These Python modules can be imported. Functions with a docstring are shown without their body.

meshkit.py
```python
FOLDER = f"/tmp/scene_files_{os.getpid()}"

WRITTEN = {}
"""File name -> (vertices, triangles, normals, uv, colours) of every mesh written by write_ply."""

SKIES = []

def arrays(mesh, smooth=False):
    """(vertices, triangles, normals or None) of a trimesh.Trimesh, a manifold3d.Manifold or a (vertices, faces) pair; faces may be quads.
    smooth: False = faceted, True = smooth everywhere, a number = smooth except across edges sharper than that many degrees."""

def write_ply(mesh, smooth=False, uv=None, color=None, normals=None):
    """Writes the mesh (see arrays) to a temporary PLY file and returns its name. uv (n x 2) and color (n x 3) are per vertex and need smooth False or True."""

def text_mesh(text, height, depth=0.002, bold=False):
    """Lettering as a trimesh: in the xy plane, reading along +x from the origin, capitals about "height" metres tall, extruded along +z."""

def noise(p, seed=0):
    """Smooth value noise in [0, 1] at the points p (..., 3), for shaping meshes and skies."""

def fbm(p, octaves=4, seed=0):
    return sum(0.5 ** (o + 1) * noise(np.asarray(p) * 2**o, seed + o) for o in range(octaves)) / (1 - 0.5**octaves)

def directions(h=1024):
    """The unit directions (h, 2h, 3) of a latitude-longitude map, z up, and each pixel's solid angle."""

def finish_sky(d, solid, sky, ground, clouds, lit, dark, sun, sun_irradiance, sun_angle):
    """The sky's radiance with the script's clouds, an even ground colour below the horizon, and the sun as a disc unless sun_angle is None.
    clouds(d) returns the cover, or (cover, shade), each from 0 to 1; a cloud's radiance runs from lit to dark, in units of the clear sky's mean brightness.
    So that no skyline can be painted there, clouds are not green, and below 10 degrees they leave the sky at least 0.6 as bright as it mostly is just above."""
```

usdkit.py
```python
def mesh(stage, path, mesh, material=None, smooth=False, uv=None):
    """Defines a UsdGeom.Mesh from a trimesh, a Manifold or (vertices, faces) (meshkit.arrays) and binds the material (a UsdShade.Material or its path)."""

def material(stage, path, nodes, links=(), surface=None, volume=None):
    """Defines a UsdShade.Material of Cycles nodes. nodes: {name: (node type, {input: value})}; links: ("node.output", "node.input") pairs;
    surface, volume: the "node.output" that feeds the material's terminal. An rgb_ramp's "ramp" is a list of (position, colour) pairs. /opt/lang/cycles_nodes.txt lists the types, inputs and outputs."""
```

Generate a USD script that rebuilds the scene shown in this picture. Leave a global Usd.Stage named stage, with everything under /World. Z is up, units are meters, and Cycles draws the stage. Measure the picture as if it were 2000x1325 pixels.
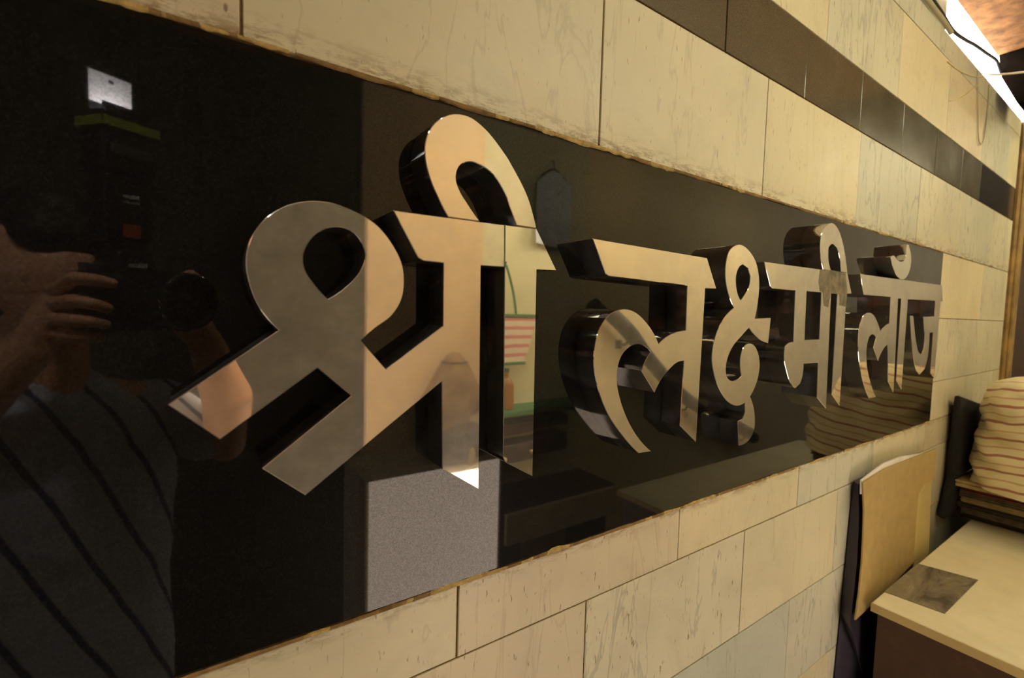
import math, random
import numpy as np
import trimesh
import manifold3d as m3
from shapely.geometry import Polygon
from shapely.ops import triangulate
from pxr import Usd, UsdGeom, UsdLux, UsdShade, Gf, Sdf, Vt
import usdkit, meshkit

stage = Usd.Stage.CreateInMemory()
UsdGeom.SetStageUpAxis(stage, UsdGeom.Tokens.z)
UsdGeom.SetStageMetersPerUnit(stage, 1.0)
UsdGeom.Xform.Define(stage, '/World')
UsdGeom.Scope.Define(stage, '/World/Looks')
rng = np.random.default_rng(7)

# ------------------------------------------------------------------ camera
F_PX = 910.6                                  # focal length in pixels of a 2000 px wide picture
yaw, pitch, roll = map(math.radians, (34.28, 3.42, 1.54))
EYE = np.array([0.0, -0.44, 1.5])             # the sign wall's face is the plane y = 0
F = np.array([math.sin(yaw) * math.cos(pitch), math.cos(yaw) * math.cos(pitch), -math.sin(pitch)])
R0 = np.array([math.cos(yaw), -math.sin(yaw), 0.0]); U0 = np.cross(R0, F)
R = math.cos(roll) * R0 + math.sin(roll) * U0
U = -math.sin(roll) * R0 + math.cos(roll) * U0
cam = UsdGeom.Camera.Define(stage, '/World/Camera')
m = np.eye(4); m[0, :3], m[1, :3], m[2, :3], m[3, :3] = R, U, -F, EYE
cam.AddTransformOp().Set(Gf.Matrix4d(*m.ravel().tolist()))
cam.CreateHorizontalApertureAttr(36.0); cam.CreateVerticalApertureAttr(36.0 * 1325 / 2000)
cam.CreateFocalLengthAttr(36.0 * F_PX / 2000)
cam.CreateClippingRangeAttr(Gf.Vec2f(0.003, 60))
cam.CreateFStopAttr(5.5); cam.CreateFocusDistanceAttr(0.62)
cam.CreateExposureAttr(0.46)

# ------------------------------------------------------------------ light: white sky seen over the wall, tube lamps out of view and an added spot built below
sky = UsdLux.DomeLight.Define(stage, '/World/sky')
sky.CreateIntensityAttr(2.5); sky.CreateColorAttr(Gf.Vec3f(1.0, 0.98, 0.95))
UNSEEN_LAMP_A = dict(x0=0.55, x1=1.45, y=-0.82, z=2.295, power=37.0)     # out of view over the passage, placed to light the sign wall
UNSEEN_LAMP_B = dict(x0=2.62, x1=3.5, y=-0.75, z=2.36, power=43.0)       # out of view further down, lights the desk and far walls
UNSEEN_LAMP_C = dict(x0=1.75, x1=2.15, y=-0.98, z=2.30, power=44.0)      # out of view, lights the opposite wall mirrored in the right letters

# ------------------------------------------------------------------ helpers
taken = {}
def numbered(parent, name):
    k = (parent, name); n = taken.get(k, -1) + 1; taken[k] = n
    return f'{parent}/{name}' + (f'_{n:03d}' if n else '')
def tag(prim, label=None, cat=None, group=None, kind=None):
    p = prim.GetPrim() if hasattr(prim, 'GetPrim') else prim
    for k, v in (('label', label), ('category', cat), ('group', group), ('kind', kind)):
        if v: p.SetCustomDataByKey(k, v)
    return p
def thing(name, label=None, cat=None, loc=(0, 0, 0), group=None, kind=None):
    x = UsdGeom.Xform.Define(stage, numbered('/World', name))
    x.AddTranslateOp().Set(Gf.Vec3d(*map(float, loc)))
    x.GetPrim().SetCustomDataByKey('_loc', ' '.join(map(str, loc)))
    p = tag(x, label, cat, group, kind); p.ClearCustomDataByKey('_loc')
    LOCS[str(p.GetPath())] = np.array(loc, float)
    return p
LOCS = {}
def obj(name, mesh, mat, parent=None, smooth=False, label=None, cat=None, group=None, kind=None):
    """One Mesh prim; vertices are given in world metres and moved into the parent's frame."""
    v, f, n = meshkit.arrays(mesh, smooth)
    base = str(parent.GetPath()) if parent else '/World'
    loc = LOCS.get('/'.join(base.split('/')[:3]), np.zeros(3))
    if parent is None:
        loc = np.zeros(3)
    path = numbered(base, name)
    p = usdkit.mesh(stage, path, (v - loc, f), MATS[mat])
    if n is not None:
        p.CreateNormalsAttr(Vt.Vec3fArray.FromNumpy(n.astype(np.float32))); p.SetNormalsInterpolation('vertex')
    return tag(p, label, cat, group, kind)

def T(v, f): return trimesh.Trimesh(np.asarray(v, float), np.asarray(f, int), process=False)
def join(*ms): return trimesh.util.concatenate([x for x in ms])
def from_m(mn):
    mm = mn.to_mesh(); return T(mm.vert_properties[:, :3], mm.tri_verts)
def box(x0, x1, y0, y1, z0, z1, c=0.0):
    """Box with its edges chamfered by c."""
    if c <= 0:
        b = trimesh.creation.box((x1 - x0, y1 - y0, z1 - z0)); b.apply_translation(((x0 + x1) / 2, (y0 + y1) / 2, (z0 + z1) / 2)); return b
    pts = []
    for sx in (0, 1):
        for sy in (0, 1):
            for sz in (0, 1):
                p = np.array([(x0, x1)[sx], (y0, y1)[sy], (z0, z1)[sz]]); d = np.array([1 - 2 * sx, 1 - 2 * sy, 1 - 2 * sz]) * c
                for k in range(3):
                    q = p + d; q[k] = p[k]; pts.append(q)
    return trimesh.convex.convex_hull(np.array(pts))
def frame_xform(mesh, o, ax, ay, az):
    """Maps the mesh's x, y, z onto the axes ax, ay, az at o."""
    M = np.eye(4); M[:3, 0], M[:3, 1], M[:3, 2], M[:3, 3] = ax, ay, az, o
    g = mesh.copy(); g.apply_transform(M)
    if np.linalg.det(M[:3, :3]) < 0: g.invert()
    return g
def tube(pts, r, sides=8, spline=True):
    p = np.asarray(pts, float)
    if spline and len(p) > 2:
        p = catmull(p, 6, closed=False)
    rr = np.broadcast_to(np.asarray(r, float), (len(p),)) if np.ndim(r) == 0 else np.interp(np.linspace(0, 1, len(p)), np.linspace(0, 1, len(r)), r)
    t = np.gradient(p, axis=0); t /= np.linalg.norm(t, axis=1, keepdims=True) + 1e-12
    ref = np.array([0, 0, 1.0]) if abs(t[0, 2]) < .9 else np.array([1.0, 0, 0])
    a = np.cross(t[0], ref); a /= np.linalg.norm(a); A = []
    for k in range(len(p)):
        a = a - t[k] * (a @ t[k]); a /= np.linalg.norm(a); A.append(a)
    A = np.array(A); B = np.cross(t, A); ang = np.arange(sides) * 2 * np.pi / sides
    v = p[:, None] + rr[:, None, None] * (np.cos(ang)[None, :, None] * A[:, None] + np.sin(ang)[None, :, None] * B[:, None])
    n = len(p); f = []
    for i in range(n - 1):
        for j in range(sides):
            q = (i * sides + j, i * sides + (j + 1) % sides, (i + 1) * sides + (j + 1) % sides, (i + 1) * sides + j)
            f += [(q[0], q[1], q[2]), (q[0], q[2], q[3])]
    for j in range(1, sides - 1):
        f += [(0, j + 1, j), ((n - 1) * sides, (n - 1) * sides + j, (n - 1) * sides + j + 1)]
    return T(v.reshape(-1, 3), f)
def catmull(p, n, closed=True):
    p = np.asarray(p, float); N = len(p); out = []
    for i in range(N if closed else N - 1):
        if closed: a, b, c, d = p[i - 1], p[i], p[(i + 1) % N], p[(i + 2) % N]
        else: a, b, c, d = p[max(i - 1, 0)], p[i], p[i + 1], p[min(i + 2, N - 1)]
        for t in np.arange(n) / n:
            out.append(.5 * (2 * b + (c - a) * t + (2 * a - 5 * b + 4 * c - d) * t * t + (3 * b - a - 3 * c + d) * t ** 3))
    if not closed: out.append(p[-1])
    return np.array(out)
def lathe(profile, segs=48):
    """profile: (radius, height) pairs; revolved about z."""
    return trimesh.creation.revolve(np.asarray(profile, float), sections=segs)
def chain(*bones, ref=0.012, smooth=8):
    """Body: each bone is the hull of the spheres at its joints; joined and smoothed into one surface."""
    parts = []
    for b in bones:
        parts.append(m3.Manifold.batch_hull([m3.Manifold.sphere(r, 20).translate(list(map(float, p))) for p, r in b]))
    mn = m3.Manifold.batch_boolean(parts, m3.OpType.Add).refine_to_length(ref)
    g = from_m(mn); g.merge_vertices()
    trimesh.smoothing.filter_taubin(g, iterations=smooth)
    return g

# ------------------------------------------------------------------ materials
MATS = {}
def mat(name, nodes, links, surface):
    MATS[name] = usdkit.material(stage, '/World/Looks/' + name, nodes, links, surface=surface)
def plain(name, color, rough=0.6, metal=0.0, var=0.12, scale=9.0, bump=0.0, **kw):
    """A surface with a slight uneven tone and grain."""
    c = np.array(color, float)
    nodes = {'g': ('geometry', {}), 'n': ('noise_texture', {'scale': scale, 'detail': 5.0, 'roughness': .6}),
             'r': ('rgb_ramp', {'ramp': [(0.3, tuple(c * (1 - var))), (0.7, tuple(np.minimum(c * (1 + var), 1)))]}),
             'p': ('principled_bsdf', {'roughness': rough, 'metallic': metal, **kw})}
    links = [('g.position', 'n.vector'), ('n.fac', 'r.fac'), ('r.color', 'p.base_color')]
    if bump:
        nodes['n2'] = ('noise_texture', {'scale': scale * 12, 'detail': 3.0}); nodes['b'] = ('bump', {'strength': bump, 'distance': .002})
        links += [('g.position', 'n2.vector'), ('n2.fac', 'b.height'), ('b.normal', 'p.normal')]
    mat(name, nodes, links, 'p.BSDF')
def glow(name, color, strength):
    mat(name, {'e': ('emission', {'color': color, 'strength': strength})}, [], 'e.emission')

def marble(name, base, vein, loc, veins=0.5, spots=0.5, rough=0.42):
    base = np.array(base); vein = np.array(vein)
    nodes = {
        'g': ('geometry', {}), 'm': ('mapping', {'location': loc, 'rotation': (0.2, 0.75, 0.1), 'scale': (1, 1, 1)}),
        'n1': ('noise_texture', {'scale': 7.0, 'detail': 6.0, 'roughness': .62, 'distortion': .6}),
        'r1': ('rgb_ramp', {'ramp': [(0.25, tuple(base * .84)), (0.5, tuple(base)), (0.8, tuple(np.minimum(base * 1.08, 1)))]}),
        # veins: a stretched, distorted noise near its middle value
        'mv': ('mapping', {'location': loc, 'rotation': (0, 0.9, 0), 'scale': (9.0, 9.0, 1.6)}),
        'nv': ('noise_texture', {'scale': 1.3, 'detail': 5.0, 'roughness': .55, 'distortion': 1.2}),
        'rv': ('rgb_ramp', {'ramp': [(0.0, (0, 0, 0)), (.485, (0, 0, 0)), (.5, (veins,) * 3), (.515, (0, 0, 0)), (1, (0, 0, 0))]}),
        'x1': ('mix_color', {'b': tuple(vein)}),
        # dull clouding of the stone
        'nc': ('noise_texture', {'scale': 2.2, 'detail': 3.0}), 'rc': ('rgb_ramp', {'ramp': [(.45, (0, 0, 0)), (.75, (.55, .55, .55))]}),
        'x2': ('mix_color', {'b': tuple(base * np.array([.72, .78, .84]))}),
        # brown specks and scratches, drawn out along one direction
        'ms': ('mapping', {'location': loc, 'rotation': (0, -0.5, 0), 'scale': (150.0, 150.0, 46.0)}),
        'ns': ('noise_texture', {'scale': 1.0, 'detail': 2.0, 'roughness': .7}),
        'rs': ('rgb_ramp', {'ramp': [(.655, (0, 0, 0)), (.73, (spots,) * 3)]}),
        'x3': ('mix_color', {'b': (.16, .10, .035)}),
        # dirt and old mortar smeared along the edges of the black panel
        'sz': ('separate_xyz', {}), 'mz': ('map_range', {'from_min': 1.16, 'from_max': 1.76, 'to_min': 0.0, 'to_max': 1.0, 'clamp': True}),
        'rz': ('rgb_ramp', {'ramp': [(0.0, (0, 0, 0)), (.035, (0, 0, 0)), (.062, (.75,) * 3), (.08, (0, 0, 0)), (.905, (0, 0, 0)), (.916, (1.0,) * 3), (.932, (.55,) * 3), (.962, (0, 0, 0)), (1, (0, 0, 0))]}),
        'mt': ('mapping', {'location': loc, 'scale': (26.0, 26.0, 90.0)}), 'nt': ('noise_texture', {'scale': 1.0, 'detail': 6.0, 'roughness': .78}),
        'rt': ('rgb_ramp', {'ramp': [(.47, (0, 0, 0)), (.58, (.9,) * 3)]}), 'mm': ('math', {'math_type': 'multiply'}),
        'x4': ('mix_color', {'b': (.20, .11, .02)}),
        'nb': ('noise_texture', {'scale': 260.0, 'detail': 3.0}), 'b': ('bump', {'strength': .12, 'distance': .0008}),
        'rr': ('map_range', {'from_min': .3, 'from_max': .7, 'to_min': rough - .08, 'to_max': rough + .12}),
        'p': ('principled_bsdf', {'specular_ior_level': .45})}
    links = [('g.position', 'm.vector'), ('m.vector', 'n1.vector'), ('n1.fac', 'r1.fac'), ('g.position', 'mv.vector'), ('mv.vector', 'nv.vector'), ('nv.fac', 'rv.fac'),
             ('m.vector', 'nc.vector'), ('nc.fac', 'rc.fac'), ('rc.color', 'x2.fac'), ('r1.color', 'x2.a'), ('x2.result', 'x1.a'), ('rv.color', 'x1.fac'),
             ('g.position', 'ms.vector'), ('ms.vector', 'ns.vector'), ('ns.fac', 'rs.fac'), ('rs.color', 'x3.fac'), ('x1.result', 'x3.a'), ('x3.result', 'x4.a'), ('g.position', 'sz.vector'), ('sz.z', 'mz.value'), ('mz.result', 'rz.fac'), ('g.position', 'mt.vector'), ('mt.vector', 'nt.vector'), ('nt.fac', 'rt.fac'), ('rz.color', 'mm.value1'), ('rt.color', 'mm.value2'), ('mm.value', 'x4.fac'), ('x4.result', 'p.base_color'),
             ('g.position', 'nb.vector'), ('nb.fac', 'b.height'), ('b.normal', 'p.normal'), ('n1.fac', 'rr.value'), ('rr.result', 'p.roughness')]
    mat(name, nodes, links, 'p.BSDF')

TINT = [((.70, .645, .46), (.34, .30, .22), .30, .55), ((.67, .635, .48), (.26, .27, .22), .55, .75), ((.72, .65, .44), (.42, .34, .2), .2, .35),
        ((.61, .60, .48), (.22, .24, .22), .6, .45), ((.69, .61, .44), (.38, .3, .2), .35, .8), ((.53, .55, .46), (.25, .27, .25), .5, .3)]
for i, (b, v, ve, sp) in enumerate(TINT):
    marble(f'marble_{i}', b, v, (3.1 * i, 1.7 * i, 2.3 * i), ve, sp)
plain('mortar', (.25, .155, .055), .9, var=.4, scale=60, bump=.6)
plain('pale_mortar', (.50, .36, .13), .9, var=.35, scale=90, bump=.6)

def granite(name, base, rough, haze, ior=1.5):
    """Polished black stone: fine pale flecks, a little greasy haze."""
    base = np.array(base)
    nodes = {'g': ('geometry', {}), 'v': ('noise_texture', {'scale': 900.0, 'detail': 2.0, 'roughness': .8}),
             'r': ('rgb_ramp', {'ramp': [(.5, tuple(base)), (.72, tuple(base * 3 + .005))]}),
             'h': ('noise_texture', {'scale': 5.0, 'detail': 5.0}), 'rr': ('map_range', {'from_min': .3, 'from_max': .75, 'to_min': rough * .7, 'to_max': rough * 1.5}),
             'b': ('bump', {'strength': .05, 'distance': .0004}),
             'sl': ('map_range', {'from_min': .35, 'from_max': .68, 'to_min': .36, 'to_max': .66}), 'p': ('principled_bsdf', {'ior': ior}), 'gl': ('glossy_bsdf', {'color': (haze,) * 3, 'roughness': .42}), 'a': ('add_closure', {})}
    links = [('g.position', 'v.vector'), ('v.fac', 'r.fac'), ('r.color', 'p.base_color'), ('g.position', 'h.vector'), ('h.fac', 'rr.value'), ('rr.result', 'p.roughness'),
             ('v.fac', 'sl.value'), ('sl.result', 'p.specular_ior_level'), ('v.fac', 'b.height'), ('b.normal', 'gl.normal'), ('p.BSDF', 'a.closure1'), ('gl.BSDF', 'a.closure2')]
    mat(name, nodes, links, 'a.closure')
granite('granite', (.0028, .0025, .0023), .022, .004, 1.41)
granite('black_tile', (.060, .050, .028), .16, .02)  # olive-brown base holds the warm reflection of a polished black tile
granite('black_tile_dark', (.014, .011, .006), .12, .01)

def steel(name, color, rough, dull, scale=1.0):
    """Mirror-polished sheet with fingermarks and fine scratches: a sharp and a dull reflection mixed."""
    nodes = {'g': ('geometry', {}), 'n': ('noise_texture', {'scale': 16.0 * scale, 'detail': 6.0, 'roughness': .65}),
             'rr': ('map_range', {'from_min': .35, 'from_max': .7, 'to_min': rough * .5, 'to_max': rough * 1.6}),
             'md': ('map_range', {'from_min': .35, 'from_max': .7, 'to_min': dull * .75, 'to_max': dull * 1.3}),
             'ms': ('mapping', {'scale': (14.0, 14.0, 700.0), 'rotation': (0, .45, 0)}), 's': ('noise_texture', {'scale': 1.0, 'detail': 3.0}),
             'w': ('noise_texture', {'scale': 9.0, 'detail': 1.0}), 'b': ('bump', {'strength': .05, 'distance': .0004}), 'b2': ('bump', {'strength': .05, 'distance': .003}),
             'a': ('glossy_bsdf', {'color': color, 'distribution': 'multi_ggx'}), 'd': ('glossy_bsdf', {'color': tuple(np.array(color) * .9), 'roughness': .5}), 'x': ('mix_closure', {})}
    links = [('g.position', 'n.vector'), ('n.fac', 'rr.value'), ('rr.result', 'a.roughness'), ('n.fac', 'md.value'), ('md.result', 'x.fac'), ('g.position', 'ms.vector'), ('ms.vector', 's.vector'),
             ('s.fac', 'b.height'), ('g.position', 'w.vector'), ('w.fac', 'b2.height'), ('b2.normal', 'b.normal'), ('b2.normal', 'a.normal'), ('b.normal', 'd.normal'), ('a.BSDF', 'x.closure1'), ('d.BSDF', 'x.closure2')]
    mat(name, nodes, links, 'x.closure')
steel('steel_face', (.76, .72, .65), .03, .22)
steel('steel_face_bright', (.80, .79, .72), .02, .08)
steel('steel_darker', (.60, .58, .55), .07, .16)  # same steel as the faces, darkened for the dark surroundings it mirrors
steel('steel_plate', (.50, .47, .42), .35, .6, 3)

plain('plaster_beige', (.80, .55, .30), .8, var=.07, scale=3, bump=.1)
plain('plaster_ochre', (.82, .66, .37), .75, var=.06, scale=3, bump=.1)
plain('plaster_cream', (.74, .66, .42), .7, var=.06, scale=3, bump=.1)
plain('plaster_grey', (.42, .38, .26), .9, var=.2, scale=12, bump=.4)
plain('plaster_dark', (.05, .035, .022), .85, var=.3, scale=6)
plain('ceiling_board', (.36, .165, .055), .9, var=.6, scale=22, bump=.5)
plain('floor_stone', (.22, .19, .14), .6, var=.2)
plain('dark_wood', (.055, .024, .012), .5, var=.4, scale=14)
plain('olive_wood', (.050, .041, .021), .6, var=.3, scale=9)
plain('near_black_wood', (.009, .006, .004), 1.0, var=.4, specular_ior_level=.03)  # near-black wood with almost no sheen
plain('gold_wood', (.30, .19, .06), .6, var=.4, scale=18)
plain('desk_top', (.93, .88, .62), .5, var=.08, scale=10)
plain('desk_edge', (.50, .38, .16), .6)
plain('card_brown', (.42, .30, .115), .85, var=.10, scale=30, bump=.2)
plain('card_pale', (.55, .44, .19), .85, var=.12)
plain('shaded_purple_plastic', (.035, .027, .045), .45, var=.4, scale=8)  # carton end, darkened for the shade it stands in
plain('white_paper', (.82, .78, .74), .8)
plain('black_cloth', (.010, .009, .009), .9)
plain('black_plastic', (.010, .010, .011), .38)
plain('black_rubber', (.014, .014, .014), .7)
plain('grey_plastic', (.06, .065, .065), .3)
plain('white_plastic', (.85, .82, .82), .5, var=.05)
plain('olive_band', (.22, .27, .02), .7)
plain('red_window', (.45, .10, .03), .25)
plain('white_print', (.92, .9, .85), .6)
plain('skin', (.84, .45, .27), .5, var=.1, scale=25, subsurface_weight=0.0)
plain('nail', (.78, .52, .42), .25)
plain('hair', (.012, .009, .007), .6)
plain('trousers', (.03, .03, .04), .9)
plain('news_cream', (.50, .39, .18), .9, var=.25, scale=40)
plain('news_grey', (.16, .13, .075), .9, var=.4, scale=50)
plain('news_dark', (.06, .047, .03), .9, var=.4, scale=50)
plain('news_red', (.20, .05, .03), .9, var=.4, scale=50)
plain('cord_white', (.75, .68, .48), .7)
plain('thread_pale', (.75, .66, .40), .8)
plain('thread_grey', (.40, .36, .25), .8)
plain('shirt_grey', (.72, .74, .80), .9, var=.15, scale=12)
plain('brass', (.6, .42, .12), .35, metal=1.0)
plain('sack_brown', (.30, .17, .065), .6, var=.3, scale=14, bump=.4)
plain('cream_wood', (.66, .56, .36), .6)
plain('green_trim', (.10, .22, .10), .7)
plain('bottle_brown', (.40, .19, .06), .25)
plain('lamp_white', (.8, .8, .78), .5)
glow('added_spot_glow', (1.0, .88, .72), 260.0)  # fill light added to brighten the mirrored photographer
glow('flash_glow', (1.0, .96, .95), 88.0)
glow('unseen_counter_glow', (1.0, .79, .60), 4.2)

def stripes(name, base, dark, axis, scale, width, mid=None, **kw):
    """Woven cloth with printed or woven stripes across one object axis."""
    nodes = {'g': ('geometry', {}), 'm': ('mapping', {'scale': tuple(np.array(axis) * scale)}), 'sx': ('separate_xyz', {}), 'ad': ('math', {'math_type': 'add'}), 'ad2': ('math', {'math_type': 'add'}),
             'w': ('noise_texture', {'scale': 9.0, 'detail': 2.0}), 'wm': ('math', {'math_type': 'multiply', 'value2': kw.get('wobble', .5)}), 'ad3': ('math', {'math_type': 'add'}),
             'f': ('math', {'math_type': 'fraction'}), 'r': ('rgb_ramp', {'ramp': [(0, dark), (width * .8, dark), (width, base), (.5, base), (.52, mid or base), (.5 + width * .6, mid or base), (.52 + width * .6, base), (1, base)]}),
             'n': ('noise_texture', {'scale': 500.0, 'detail': 2.0}), 'b': ('bump', {'strength': .5, 'distance': .001}), 'p': ('principled_bsdf', {'roughness': .9, 'sheen_weight': .2})}
    links = [('g.position', 'm.vector'), ('m.vector', 'sx.vector'), ('sx.x', 'ad.value1'), ('sx.y', 'ad.value2'), ('ad.value', 'ad2.value1'), ('sx.z', 'ad2.value2'), ('g.position', 'w.vector'), ('w.fac', 'wm.value1'),
             ('ad2.value', 'ad3.value1'), ('wm.value', 'ad3.value2'), ('ad3.value', 'f.value1'), ('f.value', 'r.fac'), ('r.color', 'p.base_color'), ('g.position', 'n.vector'), ('n.fac', 'b.height'), ('b.normal', 'p.normal')]
    mat(name, nodes, links, 'p.BSDF')
stripes('towel_cloth', (.88, .78, .48), (.50, .22, .14), (0.10, 0.12, 1.0), 20.0, .16, (.70, .48, .24))
stripes('shirt_cloth', (.60, .64, .78), (.03, .05, .16), (0.83, -0.56, 0.45), 13.0, .16, wobble=.12)
stripes('pink_cloth', (.82, .68, .52), (.72, .26, .24), (0.0, 0.0, 1.0), 24.0, .42, wobble=.25)

# ------------------------------------------------------------------ the room
wall = thing('wall_back', kind='structure')
obj('grout', box(-1.4, 2.695, .0022, .06, 0, 2.30), 'mortar', wall)
obj('plaster', box(-1.4, 1.765, .016, .12, 2.30, 2.55), 'plaster_grey', wall)
def tile(x0, x1, z0, z1, gap=.0012, c=.0007, y=0.0, t=.0025):
    x0, x1, z0, z1 = x0 + gap, x1 - gap, z0 + gap, z1 - gap
    v = [(x0 + c, y, z0 + c), (x1 - c, y, z0 + c), (x1 - c, y, z1 - c), (x0 + c, y, z1 - c), (x0, y + c, z0), (x1, y + c, z0), (x1, y + c, z1), (x0, y + c, z1), (x0, y + t, z0), (x1, y + t, z0), (x1, y + t, z1), (x0, y + t, z1)]
    f = [(0, 1, 2), (0, 2, 3)]
    for a in (0, 4):
        for j in range(4):
            k = (j + 1) % 4; f += [(a + j, a + 4 + j, a + 4 + k), (a + j, a + 4 + k, a + k)]
    f = [(a, b, c_) for a, b, c_ in f]
    return T(v, f)
PX0, PX1, PZ0, PZ1 = -0.16, 1.845, 1.199, 1.709
def row(z0, z1, joints, kinds=None, x0=-1.4, x1=2.69, mats=None):
    xs = sorted({x0, x1, *[j for j in joints if x0 + .03 < j < x1 - .03]})
    for i in range(len(xs) - 1):
        k = (kinds or {}).get(i, int(rng.choice([0, 0, 1, 2, 2, 4, 3, 1])))
        y = float(rng.uniform(-.0004, .0004))
        obj('black_tile' if mats else 'marble_tile', tile(xs[i], xs[i + 1], z0, z1, y=y), (mats[i % len(mats)] if mats else f'marble_{k}'), wall)
def steps(a, d=.392): return [a + d * k for k in range(-8, 12)]
row(0, .13, steps(.2)); row(.13, .326, steps(.433)); row(.326, .522, steps(.237)); row(.522, .719, steps(.45))
row(.719, .916, steps(1.015), {5: 2, 6: 5, 7: 3, 8: 5})
row(.916, 1.112, steps(.433), {4: 4, 5: 1, 6: 0, 7: 3, 8: 0})
row(1.112, PZ0, steps(.237), {4: 0, 5: 4, 6: 2, 7: 3, 8: 0})
for a, b, j in ((PZ0, 1.319, 2.2), (1.319, 1.513, 2.02), (1.513, PZ1, 2.32)):
    row(a, b, steps(j), x0=PX1); row(a, b, steps(j), x1=PX0)
row(PZ1, 1.911, steps(.425), {3: 4, 4: 0, 5: 0, 6: 2, 7: 3, 8: 1})
BX = [-1.4 + .259 * k for k in range(8)] + [.686, .945, 1.197, 1.45, 1.709, 1.96, 2.178]
row(1.911, 2.036, BX, mats=['black_tile'] * (len(BX) - 1) + ['black_tile_dark'])
row(2.036, 2.236, steps(1.02, .38)); row(2.236, 2.30, steps(1.29, .38))

# the black panel: a slab with a worn joint of old mortar around it
panel = thing('sign_panel', 'long polished black granite panel set in the cream marble wall behind the steel letters', 'sign panel', (PX0, 0, PZ0))
g = .0022
obj('slab', box(PX0 + g, PX1 - g, -.0006, .0023, PZ0 + g, PZ1 - g, c=.0005), 'granite', panel)
def ragged(edge, sgn, lo, hi, amp, thr, seed, step=.0025, lift=.0016):
    """Mortar left along one panel edge: a strip whose inner border is uneven and often missing."""
    xs = np.arange(lo, hi, step); out = []
    a = meshkit.fbm(np.stack([xs * 16, xs * 0, xs * 0], 1), 4, seed) + .35 * meshkit.fbm(np.stack([xs * 95, xs * 0, xs * 0], 1), 3, seed + 9) - thr
    w = np.maximum(a, 0) * amp
    v, f = [], []
    for i, x in enumerate(xs):
        e0 = edge - sgn * .0022; e1 = edge + sgn * w[i]
        k = len(v); v += [(x, .001, e0), (x, -lift, e0), (x, -lift * .9, (e0 + 2 * e1) / 3), (x, -.0004, e1)]
        if i and (w[i] > 1e-5 or w[i - 1] > 1e-5):
            for j in range(3):
                f += [(k - 4 + j, k + j, k + j + 1), (k - 4 + j, k + j + 1, k - 3 + j)]
    f = np.array(f); 
    if sgn < 0: f = f[:, ::-1]
    return T(v, f)
obj('mortar', join(ragged(PZ0, 1, PX0, PX1, .010, .62, 3), ragged(PZ1, -1, PX0, PX1, .010, .66, 5)), 'pale_mortar', panel, kind='stuff')
obj('mortar', join(ragged(PZ0, 1, PX0, 1.0, .0035, .35, 13), ragged(PZ1, -1, PX0, 1.2, .005, .38, 15)), 'mortar', panel, kind='stuff')

obj('ceiling', join(*[box(-2.3, 2.25, -1.7 + .17 * k + .0015, -1.7 + .17 * (k + 1) - .0015, 2.405, 2.425) for k in range(10)], box(-2.3, 2.25, -1.7, -.02, 2.426, 2.44)), 'ceiling_board', kind='structure')
g = trimesh.creation.extrude_polygon(Polygon([(.0, 2.42), (-.012, 2.335), (-.055, 2.235), (-.32, 2.235), (-.32, 2.42)]), .22, engine='earcut')
obj('trim_1', frame_xform(g, np.array([2.265, 0, 0]), np.array([0, 1.0, 0]), np.array([0, 0, 1.0]), np.array([1.0, 0, 0])), 'near_black_wood', kind='structure')
obj('trim_3', box(2.255, 2.52, -1.7, -.0005, 2.4205, 2.55), 'near_black_wood', kind='structure')
obj('ceiling', box(2.52, 9.0, -1.7, .02, 2.50, 2.54), 'plaster_dark', kind='structure')
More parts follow.
